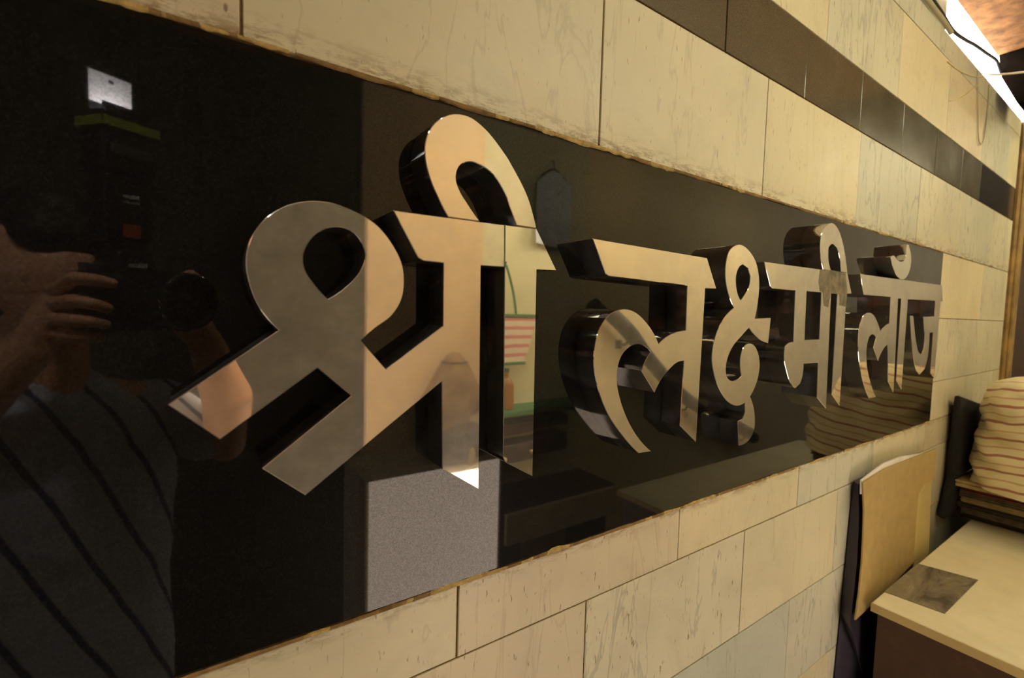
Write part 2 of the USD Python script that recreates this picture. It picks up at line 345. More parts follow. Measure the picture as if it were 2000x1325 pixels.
obj('floor', box(-2.3, 9.0, -1.7, .9, -.08, 0), 'floor_stone', kind='structure')
dp = thing('trim_2', kind='structure')
obj('post', join(box(2.70, 2.80, -.012, .10, 0, 2.30, .006), box(2.715, 2.785, -.02, 0, 0, 2.30, .004)), 'gold_wood', dp)
obj('wall_right', join(box(2.80, 9.0, .02, .12, 0, 2.3), box(8.9, 9.0, -1.6, .02, 0, 2.6)), 'dark_wood', kind='structure')  # far end box, out of view, closes the passage against sky light
obj('wall_left', box(-2.3, -2.2, -1.7, .12, .0, 2.6), 'plaster_dark', kind='structure')  # out of view, closes the passage against sky light
# across the passage, out of view and toned for the reflections: a dark doorway, a beige pier, then cream paint
ow = thing('wall_opposite', kind='structure')
obj('dark_leaf', join(*[box(-2.18 + .55 * k + .001, -2.18 + .55 * (k + 1) - .001, -1.56, -1.53, 0, 2.402, .002) for k in range(5)]), 'olive_wood', ow)
obj('backing', box(-2.2, .57, -1.70, -1.56, 0, 2.5), 'plaster_dark', ow)  # added to keep sky light out of the leaf gaps
obj('pier', box(.57, 1.10, -1.70, -1.50, 0, 2.5), 'plaster_beige', ow)
obj('plaster', box(1.10, 1.80, -1.70, -1.505, 0, 2.5), 'plaster_cream', ow)
obj('plaster', box(1.80, 9.0, -1.70, -1.505, 0, 2.5), 'plaster_ochre', ow)

# ------------------------------------------------------------------ lamps out of view
def lamp(L, label, energy):
    t = thing('unseen_tube_lamp', label, 'lamp', (L['x0'], L['y'], L['z']))
    ho = obj('housing', box(L['x0'] - .05, L['x1'] + .05, L['y'] - .03, L['y'] + .03, L['z'] + .03, L['z'] + .09, .006), 'lamp_white', t)
    for x in (L['x0'] - .02, L['x1'] + .02):
        obj('holder', box(x - .015, x + .015, L['y'] - .018, L['y'] + .018, L['z'] - .02, L['z'] + .032, .004), 'lamp_white', ho)
    xs = np.linspace(L['x0'] - .006, L['x1'] + .006, 3)
    obj('tube', tube([(x, L['y'], L['z']) for x in xs], .014, 12, spline=False), L['mat'], t, smooth=40)
    obj('hanger', box((L['x0'] + L['x1']) / 2 - .1, (L['x0'] + L['x1']) / 2 + .1, L['y'] - .01, L['y'] + .01, L['z'] + .09, 2.405 if L['x0'] < 2.2 else 2.50), 'lamp_white', t)
glow('unseen_tube_a', (.96, .92, .64), UNSEEN_LAMP_A['power']); glow('unseen_tube_b', (1.0, .88, .53), UNSEEN_LAMP_B['power'])
glow('unseen_tube_c', (1.0, .84, .48), UNSEEN_LAMP_C['power'])
UNSEEN_LAMP_A['mat'], UNSEEN_LAMP_B['mat'], UNSEEN_LAMP_C['mat'] = 'unseen_tube_a', 'unseen_tube_b', 'unseen_tube_c'
lamp(UNSEEN_LAMP_A, 'unseen warm tube lamp under the boarded ceiling in front of the large first letter', 1)
lamp(UNSEEN_LAMP_B, 'unseen warm tube lamp far down the passage beyond the end of the marble wall', 1)

lamp(UNSEEN_LAMP_C, 'unseen short warm tube lamp close to the cream wall across the passage', 1)

sp = thing('added_spot_lamp', 'added spot lamp above the left end of the black panel, fill light for the photographer', 'lamp', (-.14, -.15, 2.19))  # added lamp, lights the photographer for the reflection in the granite
o_ = np.array([-.14, -.15, 2.19]); n_ = np.array([-.12, -.62, 1.45]) - o_; n_ /= np.linalg.norm(n_); a_ = np.cross(n_, [0, 0, 1.0]); a_ /= np.linalg.norm(a_); c_ = np.cross(a_, n_)
obj('shade', frame_xform(lathe([(0, -.06), (.03, -.06), (.035, -.05), (.058, .0), (.066, .08), (.064, .08), (.056, 0), (.034, -.045), (0, -.048)], 36), o_, a_, c_, n_), 'black_plastic', sp, smooth=40)
obj('lamp_disc', frame_xform(lathe([(0, .002), (.052, .002), (.051, .0035), (0, .0035)], 36), o_, a_, c_, n_), 'added_spot_glow', sp)
obj('bracket', join(tube([o_ - .055 * n_, (-.18, -.06, 2.26), (-.18, -.012, 2.26)], .008, 10), box(-.21, -.15, -.012, -.0006, 2.22, 2.298, .003)), 'black_plastic', sp, smooth=40)

# ------------------------------------------------------------------ the steel letters
OUT = {
'shri': [(54.5,1480.2),(46.2,1489.5),(39,1501.6),(34.2,1516.5),(32.3,1528.4),(33.9,1544),(42,1561.3),(54.8,1574.2),(75,1583.3),(95.3,1584.8),(111.5,1581.1),(132,1571.5),(146.5,1555.8),(155.3,1538.9),(157.3,1525.9),(154.5,1506.6),(146,1493.2),(130.5,1481.3),(118.8,1471.2),(141.3,1445.2),(196.4,1484.1),(195.7,1543.9),(175.9,1544.2),(170.3,1546.7),(145.9,1586.2),(263.8,1588.2),(265.1,1545.2),(237.1,1544.5),(240.4,1315.1),(198.5,1344),(196.2,1430.1),(74.3,1343),(42.4,1371.2),(110.8,1423.4),(83.6,1448.8),(14.6,1397.9),(-16.5,1427.2)],
'shri_hole': [(99.6,1565.8),(85,1560.3),(76,1549.7),(72.5,1538.8),(74,1528.3),(80,1518.7),(91.4,1505.9),(106.4,1517.2),(118.5,1532.6),(121.8,1544.2),(118.3,1555.2),(110.5,1563.3)],
'shri_post': [(263.8,1588.2),(305,1589),(334.9,1546.3),(306.7,1545.3),(309.6,1316.6),(271.8,1339.1),(269,1345.1)],
'hook1': [(200,1587.5),(191.1,1600.5),(181.7,1617.4),(176.4,1632.6),(175,1644.7),(177.5,1658.9),(184.2,1670.5),(195.3,1679.8),(208.2,1684.9),(221,1685.3),(238.4,1678.3),(257.4,1663.7),(276.9,1642.5),(293.8,1618.2),(300.8,1601.7),(305,1589.7),(278.7,1589.5),(273,1600.8),(261.1,1622.9),(247.8,1636.4),(235.2,1642.2),(222,1643.2),(212.3,1638.5),(208.1,1631.1),(207.7,1623.2),(211.3,1614.7),(220.7,1602.9),(234.3,1588.2)],
'la': [(387.3,1587.8),(615.2,1584.5),(642.2,1541.6),(614.7,1540.8),(611.3,1313.6),(570.7,1342.9),(572.7,1435.9),(556.9,1434),(541.9,1425.9),(527.4,1414.5),(512.1,1395.3),(483.3,1426.5),(489.5,1437.9),(500.4,1450.5),(489.5,1457.9),(474.1,1461.8),(457.7,1457.4),(445.2,1447.5),(439,1433.1),(438.2,1417.5),(445,1394.3),(459.8,1366.5),(481.9,1339.1),(511.4,1314.9),(485.1,1316),(451.2,1345.5),(420.5,1380.8),(403.6,1413),(396.6,1441.5),(397.9,1465.1),(405.8,1484.4),(420.2,1498.7),(435.4,1504.9),(451.4,1506.4),(468.2,1502.5),(483.1,1494.3),(500.9,1480),(516,1461.3),(531,1470.3),(549.8,1476.4),(573.5,1479.5),(571.7,1542.5),(417.6,1545.5),(411.4,1547.8)],
'ksha': [(754.2,1498.8),(804.5,1500.9),(800.9,1457.4),(774.6,1463.7),(751.3,1474.2),(738.7,1483.7),(715.3,1468.5),(696.4,1455.4),(683.3,1438.6),(678.6,1422.2),(681.2,1409.6),(691.8,1401.4),(706.9,1400.2),(724.1,1406.4),(717.8,1425.1),(718.4,1440.3),(724.7,1451.5),(739.7,1458.3),(756.1,1455.2),(768.3,1444.7),(777.2,1425.2),(774.4,1400),(764.1,1381.3),(753.4,1370.3),(764,1356),(772.1,1334.3),(772.1,1313.2),(762,1299.4),(746.5,1292.7),(727.9,1292.2),(720.3,1332.6),(733.6,1335.4),(740.6,1345),(738.3,1361.3),(721.3,1358),(695.5,1363.7),(669.9,1382.6),(649.4,1410),(640.2,1436),(642.5,1461.3),(654.9,1485.3),(671,1501.8),(692.1,1514.4),(674.8,1534.4),(664.3,1558),(663.4,1582),(670.9,1600),(686.1,1609.8),(701.6,1612.4),(726.6,1605.2),(748.2,1588.8),(760.3,1563.9),(761.4,1532.2)],
'ksha_hole': [(711.2,1582.5),(724.5,1578.5),(732.5,1566.4),(730.3,1548),(719.5,1535),(709.3,1526.9),(699.9,1537),(693.9,1551.6),(693.5,1565.3),(700.1,1577.3)],
'mii': [(772.6,1591.9),(1094.2,1595.7),(1122.2,1554.7),(1097.7,1553.4),(1101.6,1322.9),(1059.7,1350.3),(1054.5,1551.8),(1026.8,1551.2),(1038.8,1322.4),(995.3,1349.4),(990.2,1416.7),(932.1,1416.8),(931.1,1396.1),(922.8,1379.9),(907.1,1373.2),(888.8,1382.1),(869.5,1406.9),(857,1432.2),(857.7,1450),(868.1,1456),(887.3,1458.4),(883,1549.9),(806.2,1549.5),(796.8,1553.1)],
'mii_hole': [(925.8,1551.1),(985.1,1551),(988.6,1462),(929.7,1461.3)],
'hook2': [(985.9,1594.7),(975.6,1609.8),(969,1625.9),(966.8,1648.6),(976.1,1668.7),(993.8,1681),(1016.6,1684.8),(1043.3,1674),(1065.9,1650.1),(1080.5,1627.1),(1094.1,1596.2),(1065.2,1595.9),(1053.8,1622.8),(1037,1641.2),(1015.9,1645.9),(1003.6,1637.9),(1004,1621.9),(1021,1594.9)],
'loj': [(1159,1598),(1715.4,1603.7),(1731.6,1560.2),(1713.6,1559.8),(1711.8,1343.5),(1675.7,1359.9),(1671.8,1473),(1641,1471.6),(1644.4,1440.4),(1641.2,1404.7),(1621.9,1373.4),(1587.7,1361.2),(1558.5,1373.5),(1525.5,1412),(1501.2,1455.5),(1477.6,1515.8),(1501.9,1515.7),(1518.7,1483.7),(1538.7,1449),(1562.8,1423.1),(1588.5,1416.3),(1601.6,1429.9),(1602,1458.9),(1592.5,1484.8),(1577.3,1514.2),(1670.3,1517.1),(1667.6,1558.8),(1454.6,1555),(1458,1330.1),(1416.1,1357.4),(1409.8,1554.8),(1387.5,1555),(1404.6,1327),(1362.8,1357.5),(1342.5,1445.9),(1309.1,1428.1),(1291.9,1408.9),(1259.1,1439.9),(1270.1,1463.4),(1251.6,1469.5),(1230.3,1464.1),(1222,1445.8),(1226,1410.1),(1251.5,1367.5),(1296.3,1325.2),(1255.9,1324.7),(1206.3,1376.1),(1182.3,1417.4),(1171.9,1454.4),(1174.5,1488.2),(1189.5,1510.9),(1216.8,1517.9),(1243.2,1514.2),(1268.7,1499.2),(1292.3,1476.7),(1315.8,1489),(1344.7,1495.7),(1339.2,1556.1),(1183.8,1555.2)],
'chan': [(1430.2,1687.7),(1449.5,1668.6),(1457.5,1649.4),(1450.6,1624.8),(1427.8,1605.5),(1399.9,1600.9),(1368,1607.9),(1339.1,1626),(1318.2,1646.8),(1341.7,1652.3),(1359,1646.1),(1381.9,1642.2),(1407.6,1646.8),(1418.9,1662.1),(1421.4,1685.6)],
}

HL = .034
def smooth_ring(pts, n=7, corner=38.0):
    """Closed outline (mm) -> metres; spline through the gentle points, sharp at the corners."""
    p = np.array(pts) / 1000.0; N = len(p)
    a = p - np.roll(p, 1, 0); b = np.roll(p, -1, 0) - p
    turn = np.degrees(np.abs(np.arctan2(a[:, 0] * b[:, 1] - a[:, 1] * b[:, 0], (a * b).sum(1))))
    L = np.linalg.norm(b, axis=1)
    cor = turn > corner
    out = []
    for i in range(N):
        j = (i + 1) % N; p0, p1 = p[i], p[j]
        out.append(p0)
        if (cor[i] and cor[j]) or L[i] > .075 or L[i] > 2.3 * min(L[i - 1], L[j]): continue
        h = L[i]
        def tan(k):
            d0 = (p[k] - p[k - 1]); d1 = (p[(k + 1) % N] - p[k]); l0, l1 = np.linalg.norm(d0), np.linalg.norm(d1)
            t = d0 / l0 * l1 + d1 / l1 * l0; return t / np.linalg.norm(t)
        t0 = None if cor[i] else tan(i); t1 = None if cor[j] else tan(j)
        c = (p1 - p0) / h
        if t0 is None: t0 = 2 * c - t1 if (2 * c @ c - t1 @ c) > .5 else c
        if t1 is None: t1 = 2 * c - t0 if (2 * c @ c - t0 @ c) > .5 else c
        for s in np.arange(1, n) / n:
            h00, h10, h01, h11 = 2 * s**3 - 3 * s**2 + 1, s**3 - 2 * s**2 + s, -2 * s**3 + 3 * s**2, s**3 - s**2
            out.append(h00 * p0 + h10 * h * t0 + h01 * p1 + h11 * h * t1)
    return np.array(out)
def ccw(p, want=True):
    s = (p[:, 0] * np.roll(p[:, 1], -1) - np.roll(p[:, 0], -1) * p[:, 1]).sum() > 0
    return p if s == want else p[::-1]
def inset(p, d):
    a = p - np.roll(p, 1, 0); b = np.roll(p, -1, 0) - p
    a /= np.linalg.norm(a, axis=1, keepdims=True) + 1e-12; b /= np.linalg.norm(b, axis=1, keepdims=True) + 1e-12
    na = np.stack([-a[:, 1], a[:, 0]], 1); nb = np.stack([-b[:, 1], b[:, 0]], 1)
    n = na + nb; n /= np.linalg.norm(n, axis=1, keepdims=True) + 1e-12
    return p + n * (d / np.maximum((n * na).sum(1), .45))[:, None]
def face_and_sides(outer, holes, y_face, y_back, t=.0012, bev=.0007, tilt=None):
    """(face plate with a bevelled rim, side wall) of a built-up letter; rings in wall coordinates (x, z)."""
    rings = [ccw(outer, True)] + [ccw(h, False) for h in holes]
    ins = [inset(r, bev) for r in rings]
    poly = Polygon(ins[0], [r for r in ins[1:]]).buffer(0)
    fv, ff = [], []
    polys = getattr(poly, 'geoms', [poly])
    for pg in polys:
        v2, f2 = trimesh.creation.triangulate_polygon(pg, engine='earcut')
        k = len(fv); fv += [(x, y_face, z) for x, z in v2]
        for tri in np.asarray(f2):
            A, B, C_ = v2[tri[0]], v2[tri[1]], v2[tri[2]]
            s = (B[0] - A[0]) * (C_[1] - A[1]) - (C_[0] - A[0]) * (B[1] - A[1])
            ff.append(tuple(int(q) + k for q in (tri if s > 0 else tri[::-1])))
    def band(ra, ya, rb, yb):
        n = len(ra); k = len(fv)
        fv.extend([(x, ya, z) for x, z in ra]); fv.extend([(x, yb, z) for x, z in rb])
        for i in range(n):
            j = (i + 1) % n
            ff.append((k + i, k + n + i, k + n + j)); ff.append((k + i, k + n + j, k + j))
    for r, q in zip(rings, ins):
        band(q, y_face, r, y_face + bev); band(r, y_face + bev, r, y_face + t)
    face = T(fv, ff)
    fv, ff = [], []
    for r in rings:
        r = inset(r, .0003); band(r, y_face + t, r, y_back); q = inset(r, .0012); band(q, y_back, q, y_face + t); band(r, y_back, q, y_back)
    return face, T(fv, ff)
def letter(name, label, keys, cat='sign letter', tilts=(0,)):
    rings = [(smooth_ring(OUT[k]), [smooth_ring(OUT[h]) for h in hs]) for k, hs, *_ in keys]
    x0 = min(r[0][:, 0].min() for r in rings); z0 = min(r[0][:, 1].min() for r in rings)
    t = thing(name, label, cat, (x0, 0, z0), group=None)
    for (o, hs), (k, _, fm, tilt) in zip(rings, keys):
        fa, si = face_and_sides(o, hs, -HL, -.0008)
        if tilt:
            fa.vertices[:, 1] += (fa.vertices[:, 0] - o[:, 0].max()) * tilt
        obj('face_plate', fa, fm, t); obj('side_wall', si, 'steel_darker', t, smooth=35)
    return t
SF, SB = 'steel_face', 'steel_face_bright'
letter('devanagari_letter', 'largest steel letter at the left, with a round loop, two diagonal strokes and two posts', [('shri', ['shri_hole'], SF, 0), ('shri_post', [], SB, .012)])
letter('vowel_hook', 'large curled steel hook standing on the headline of the largest letter', [('hook1', [], SF, 0)])
letter('devanagari_letter', 'steel letter with a curled left tail and one post, second from the left', [('la', [], SF, 0)])
letter('devanagari_letter', 'steel letter of two stacked loops without a headline, in the middle of the sign', [('ksha', ['ksha_hole'], SF, 0)])
letter('devanagari_letter', 'steel letter with a drop-shaped bulb and two close posts, under the smaller hook', [('mii', ['mii_hole'], SF, 0)])
letter('vowel_hook', 'smaller curled steel hook above the stained headline right of the middle', [('hook2', [], SF, 0)])
letter('devanagari_letter', 'widest steel letter group, reaching the right end of the black panel', [('loj', [], SF, 0)])
letter('vowel_crescent', 'small steel crescent open at the top, above the rightmost letter group', [('chan', [], SB, 0)])

# ------------------------------------------------------------------ right end: desk, carton, plate, papers, towel
ZT = .856
desk = thing('desk', 'cream-topped desk with dark reddish-brown sides standing along the marble wall', 'desk', (1.285, -.06, 0))
obj('desk_top', box(1.275, 2.66, -.72, -.060, ZT - .022, ZT, .0025), 'desk_top', desk)
obj('end_panel', box(1.285, 1.303, -.70, -.07, 0, ZT - .0222, .001), 'dark_wood', desk)
obj('end_panel', box(2.62, 2.638, -.70, -.07, 0, ZT - .0222, .001), 'dark_wood', desk)
obj('back_panel', box(1.304, 2.619, -.082, -.071, .1, ZT - .0222), 'dark_wood', desk)
obj('front_panel', box(1.304, 2.619, -.69, -.675, .02, ZT - .0222), 'dark_wood', desk)
obj('edge_strip', box(1.2735, 1.2749, -.72, -.06, ZT - .020, ZT - .001), 'desk_edge', desk)

def sheet(poly_xy, z0, z1):
    """A flat polygon in x, y with thickness."""
    g = trimesh.creation.extrude_polygon(Polygon(poly_xy), z1 - z0, engine='earcut'); g.apply_translation((0, 0, z0)); return g
nodes = {'g': ('geometry', {}), 'm': ('mapping', {'scale': (9, 26, 9), 'rotation': (0, 0, .2)}), 'n': ('noise_texture', {'scale': 1.0, 'detail': 6.0, 'roughness': .7, 'distortion': .8}),
         'r': ('rgb_ramp', {'ramp': [(.36, (.10, .085, .06)), (.5, (.27, .235, .17)), (.62, (.36, .31, .21)), (.72, (.55, .50, .40))]}), 'p': ('principled_bsdf', {'roughness': .42, 'metallic': .3})}
mat('worn_metal', nodes, [('g.position', 'm.vector'), ('m.vector', 'n.vector'), ('n.fac', 'r.fac'), ('r.color', 'p.base_color')], 'p.BSDF')
obj('metal_sheet', sheet([(1.350, -.0615), (1.585, -.0612), (1.618, -.171), (1.366, -.166)], ZT + .0003, ZT + .0022), 'worn_metal',
    label='scratched grey metal sheet lying on the near corner of the cream desk top', cat='metal sheet')

def prism(pts_front, pts_back):
    """Solid between two matching polygons."""
    n = len(pts_front); pg = Polygon([(p[0], p[2]) for p in pts_front])
    v2, f2 = trimesh.creation.triangulate_polygon(pg, engine='earcut'); f2 = np.asarray(f2)
    idx = [int(np.argmin([np.hypot(q[0] - p[0], q[1] - p[2]) for p in pts_front])) for q in v2]
    f = [tuple(idx[k] for k in t) for t in f2] + [tuple(idx[k] + n for k in t[::-1]) for t in f2]
    for i in range(n):
        j = (i + 1) % n; f += [(i, n + i, n + j), (i, n + j, j)]
    g = T(list(pts_front) + list(pts_back), f); trimesh.repair.fix_normals(g); return g
# leaning carton: brown board in front, plastic-wrapped bulk behind it, colour darkened for its shade, seen from its left end
cart = thing('carton', 'flattened brown cardboard carton leaning on the marble wall behind the desk', 'carton', (1.20, -.03, .35))
def yb(z): return -.028 - (1.13 - z) * .040              # the board leans: further from the wall lower down
def P(x, z, d=0.0): return (x, yb(z) - d, z)
bd = [(1.2656, 1.1285), (1.40, 1.138), (1.60, 1.134), (1.795, 1.130), (1.792, 1.04), (1.70, 1.045), (1.655, 1.025), (1.64, .96), (1.63, .84), (1.42, .822), (1.241, .8159), (1.258, .8722), (1.271, .94), (1.2757, 1.0107), (1.2757, 1.0586)]
obj('front_board', prism([P(x, z, .003) for x, z in bd], [P(x, z) for x, z in bd]), 'card_brown', cart)
bd2 = [(1.66, 1.03), (1.71, 1.055), (1.79, 1.05), (1.775, .36), (1.655, .36)]
obj('inner_board', prism([P(x, z, -.004) for x, z in bd2], [P(x, z, -.007) for x, z in bd2]), 'card_pale', cart, label='paler torn inner board')
lf = [(1.269, 1.120), (1.70, 1.118), (1.65, .36), (1.40, .36), (1.325, .645), (1.245, .80), (1.262, .8722), (1.275, .94), (1.279, 1.0107), (1.279, 1.0586)]
def lb(p): return ((1.29 - (1.13 - p[1]) * .06) if p[0] < 1.42 else p[0], -.004, p[1])
obj('wrapped_bulk', prism([P(x, z, -.0085) for x, z in lf], [lb(p) for p in lf]), 'shaded_purple_plastic', cart, label='purple plastic-wrapped end with its shade in the colour', smooth=30)
pp = [(1.266, 1.1325), (1.40, 1.150), (1.52, 1.148), (1.70, 1.130), (1.70, 1.10), (1.266, 1.10)]
obj('paper', prism([P(x, z, -.0006) for x, z in pp], [P(x, z, -.0035) for x, z in pp]), 'white_paper', cart, label='white paper edge along the top')

# folded newspapers, one on another
NEWS = [('news_dark', 'dark lowest newspaper bundle of the stack, lying on the cream desk top'), ('news_grey', 'grey newspaper bundle, second from the bottom of the stack on the desk'),
        ('news_dark', 'dark newspaper bundle, third from the bottom of the stack on the desk'), ('news_cream', 'cream-edged newspaper bundle in the middle of the stack on the desk'),
        ('news_grey', 'grey newspaper bundle right above the cream-edged one in the stack'), ('news_red', 'reddish newspaper bundle near the top of the stack under the towel'),
        ('news_cream', 'cream topmost newspaper bundle right under the striped towel')]
z = ZT + .0003; tops = []
for i, (mt, lab) in enumerate(NEWS):
    h = [.020, .022, .019, .020, .022, .018, .020][i]; x0 = 2.10 - .012 * i + rng.uniform(-.008, .008); y0 = -.40 + rng.uniform(-.01, .01); y1 = -.035 + rng.uniform(-.006, .004); a = rng.uniform(-.02, .02)
    leaves = []
    for k in range(4):
        zz = z + h * k / 4; d = rng.uniform(-.004, .004, 4)
        b = box(x0 + d[0], 2.50 + d[1], y0 + d[2], y1 + d[3] * .5, zz + .0006, zz + h / 4 - .0001, .0012); leaves.append(b)
    g_ = join(*leaves)
    obj('newspaper', g_, mt, label=lab, cat='newspaper', group='newspaper bundles stacked on the desk')
    z += h
ZS = z
obj('bag_with_shadow', chain([((2.03, -.024, ZS + .02), .018), ((2.36, -.024, ZS + .02), .018)], [((1.98, -.017, .885), .012), ((2.3, -.017, .885), .012), ((2.04, -.022, ZS + .02), .014)], [((2.03, -.022, ZS + .02), .015), ((2.02, -.022, 1.26), .008), ((2.3, -.022, 1.20), .016), ((2.3, -.024, ZS + .05), .018)], ref=.02), 'black_cloth', smooth=True,  # the lowest part, down to the desk, stands for shadow
    label='black cloth bag between the marble wall and striped towel, its foot standing for shadow', cat='bag')
# towel: a soft heap draped over the stack
def towel():
    n, mth = 96, 56
    th = np.linspace(0, 2 * np.pi, n, endpoint=False); v = []; f = []
    cx, cy, zb, zt = 2.17, -.245, ZS + .0006, 1.335
    for j in range(mth + 1):
        s = j / mth; zz = zb + (zt - zb) * (1 - (1 - s) ** 1.9) if s < 1 else zt
        k = (1 - s ** 3.6) ** (1 / 2.2) if s < 1 else 0
        flare = 1 + .05 * (1 - s) ** 6
        for i, t in enumerate(th):
            c, sn = math.cos(t), math.sin(t); q = (abs(c) ** 2.6 + abs(sn) ** 2.6) ** (-1 / 2.6)
            p = np.array([cx + .225 * q * c * k * flare, cy + .185 * q * sn * k * flare, zz])
            d = (meshkit.fbm(p[None] * np.array([16, 16, 11]), 4, 21)[0] - .5) * .050 * (k > 0)
            fold = .006 * math.sin(zz * 85 + 2.2 * math.sin(t * 3)) * (1 - s)
            p[:2] += (np.array([c, sn]) * (d + fold)); p[2] += (meshkit.noise(p[None] * 14, 4)[0] - .5) * .028 * max(0, min(1, (s - .15) * 3))
            v.append(p)
    for j in range(mth):
        for i in range(n):
            a, b = j * n + i, j * n + (i + 1) % n; f += [(a, b, b + n), (a, b + n, a + n)]
    v = np.array(v); v[:, 1] = np.minimum(v[:, 1], -.047)
    return T(v, f)
obj('towel', towel(), 'towel_cloth', smooth=True, label='cream towel with thin reddish stripes heaped on the newspaper stack', cat='towel')

# ------------------------------------------------------------------ cords
tag(obj('cable', tube([(1.30, .004, 2.37), (1.50, .002, 2.345), (1.65, -.004, 2.322), (1.749, -.006, 2.309), (1.861, -.006, 2.323), (1.96, -.006, 2.341), (2.082, -.006, 2.358), (2.209, -.006, 2.376), (2.240, -.008, 2.366), (2.262, -.012, 2.345)], .0042, 8), 'black_rubber', smooth=True),
    'black cable sagging along the top edge of the marble wall into the bright gap', 'cable')
tag(obj('cable', tube([(1.35, .000, 2.312), (1.48, -.006, 2.309), (1.58, -.007, 2.304), (1.66, -.006, 2.304), (1.74, -.004, 2.302)], .006, 8), 'thread_grey', smooth=True), 'dusty grey cable lying on the upper ledge of the marble wall', 'cable')
def wallpt(x, z, y=-.002): return (x, y, z)
tag(obj('wire', tube([(2.14, -.003, 2.31), (2.16, -.03, 2.305), (2.2, -.08, 2.305), (2.25, -.16, 2.30), (2.3, -.3, 2.32), (2.32, -.5, 2.36)], .0035, 8), 'cord_white', smooth=True), 'thin white wire crossing from the wall top out to the right', 'wire')
tag(obj('thread', tube([(2.13, -.002, 2.30), (2.0, -.003, 2.262), (1.86, -.003, 2.235), (1.74, -.002, 2.225)], .0014, 5), 'thread_pale', smooth=True), 'upper pale thread stretched over the marble below the wall top', 'thread')
tag(obj('thread', tube([(2.14, -.002, 2.30), (2.0, -.003, 2.225), (1.88, -.003, 2.165), (1.78, -.002, 2.13)], .0014, 5), 'thread_pale', smooth=True), 'lower pale thread slanting down over the marble from the wall top', 'thread')
tag(obj('thread', tube([(2.03, -.002, 2.29), (2.05, -.004, 2.20), (2.09, -.004, 2.10), (2.13, -.005, 2.085), (2.16, -.004, 2.13), (2.18, -.002, 2.22), (2.17, -.002, 2.285)], .0016, 5), 'thread_grey', smooth=True), 'grey thread hanging in a loop on the marble near the wall end', 'thread')
tag(obj('nail', join(tube([(1.165 + .965, 0, 2.293), (2.13, -.008, 2.294)], .0015, 8, False)), 'grey_plastic'), 'small nail in the marble holding the threads at the wall top', 'nail')

# ------------------------------------------------------------------ across the passage, out of view, placed for the reflections in the polish
ct = thing('counter', 'unseen counter across the passage, front glowing for the bright reflection low in the black panel', 'counter', (.51, -1.2, 0))  # out of view, glows for the bright rectangle mirrored in the panel
obj('body', box(.50, 1.09, -1.495, -1.212, 0, .872, .004), 'cream_wood', ct)
obj('counter_top', box(.49, 1.10, -1.495, -1.195, .8725, .888, .003), 'cream_wood', ct)
obj('light_panel', box(.515, 1.072, -1.2118, -1.203, .06, .868, .001), 'unseen_counter_glow', ct, label='glowing front for the bright reflection')
bn = thing('bench', 'low bench with a pale front rail standing right of the glowing counter', 'bench', (1.12, -1.2, 0))
obj('seat_board', box(1.11, 1.80, -1.495, -1.215, .600, .618, .003), 'dark_wood', bn)
obj('front_rail', box(1.11, 1.80, -1.214, -1.196, .47, .612, .003), 'cream_wood', bn, label='pale front rail')
for x in (1.16, 1.70): obj('leg', box(x, x + .05, -1.48, -1.22, 0, .5995, .003), 'dark_wood', bn)
# on the counter
sk = thing('sack', 'brown tied sack standing on the counter across the passage, reflected in the first post', 'sack', (.92, -1.38, .888))
obj('sack_body', chain([((.92, -1.415, .975), .074), ((.92, -1.415, 1.13), .078), ((.93, -1.41, 1.20), .08), ((.92, -1.41, 1.27), .05)], [((.84, -1.415, 1.10), .07), ((1.0, -1.415, 1.10), .07), ((.92, -1.41, 1.22), .08)], ref=.02), 'sack_brown', sk, smooth=True)
obj('tie', frame_xform(trimesh.creation.torus(.052, .007, 24, 8), np.array([.92, -1.41, 1.275]), np.array([1.0, 0, 0]), np.array([0, 1.0, 0]), np.array([0, 0, 1.0])), 'black_cloth', sk, smooth=True)
tag(obj('black_bag', chain([((.80, -1.268, .955), .062), ((1.02, -1.268, .953), .060), ((.93, -1.265, .99), .055)], ref=.02), 'black_cloth', smooth=True), 'black bag lying on the counter below the brown sack, reflected in the first post', 'bag')
tag(obj('metal_pot', lathe([(0, .888), (.012, .888), (.016, .91), (.014, .945), (.010, .955), (.009, .958), (0, .958)], 24), 'brass', smooth=30), 'small yellow metal pot on the counter in front of the black bag', 'pot')
stage.GetPrimAtPath('/World/metal_pot').GetAttribute('points').Set(Vt.Vec3fArray.FromNumpy((np.array(stage.GetPrimAtPath('/World/metal_pot').GetAttribute('points').Get()) + np.array([.9, -1.212, .0005])).astype(np.float32)))
pk = thing('striped_bag', 'pink-striped cloth bag with green trim hanging across the passage, reflected in the second post', 'bag', (1.20, -1.4, 1.28))
def taper(x0, x1, X0, X1, y0, y1, z0, z1):
    return trimesh.convex.convex_hull(np.array([(x0, y0, z0), (x1, y0, z0), (x0, y1, z0), (x1, y1, z0), (X0, y0, z1), (X1, y0, z1), (X0, y1, z1), (X1, y1, z1)]))
obj('bag_body', taper(1.17, 1.34, 1.13, 1.41, -1.46, -1.41, 1.262, 1.468), 'pink_cloth', pk)
obj('rim', box(1.125, 1.415, -1.465, -1.405, 1.4685, 1.485, .003), 'green_trim', pk)
obj('base_trim', box(1.165, 1.345, -1.465, -1.405, 1.248, 1.2615, .003), 'green_trim', pk)
obj('handle', tube([(1.18, -1.435, 1.485), (1.20, -1.44, 1.60), (1.24, -1.45, 1.72), (1.28, -1.44, 1.60), (1.30, -1.435, 1.485)], .006, 8), 'green_trim', pk, smooth=True)
tag(obj('wall_hook', join(box(1.225, 1.255, -1.505, -1.495, 1.70, 1.75, .002), tube([(1.24, -1.50, 1.73), (1.24, -1.46, 1.705), (1.24, -1.44, 1.73)], .004, 8)), 'grey_plastic', smooth=30), 'small dark hook on the cream wall holding the striped bag', 'hook')
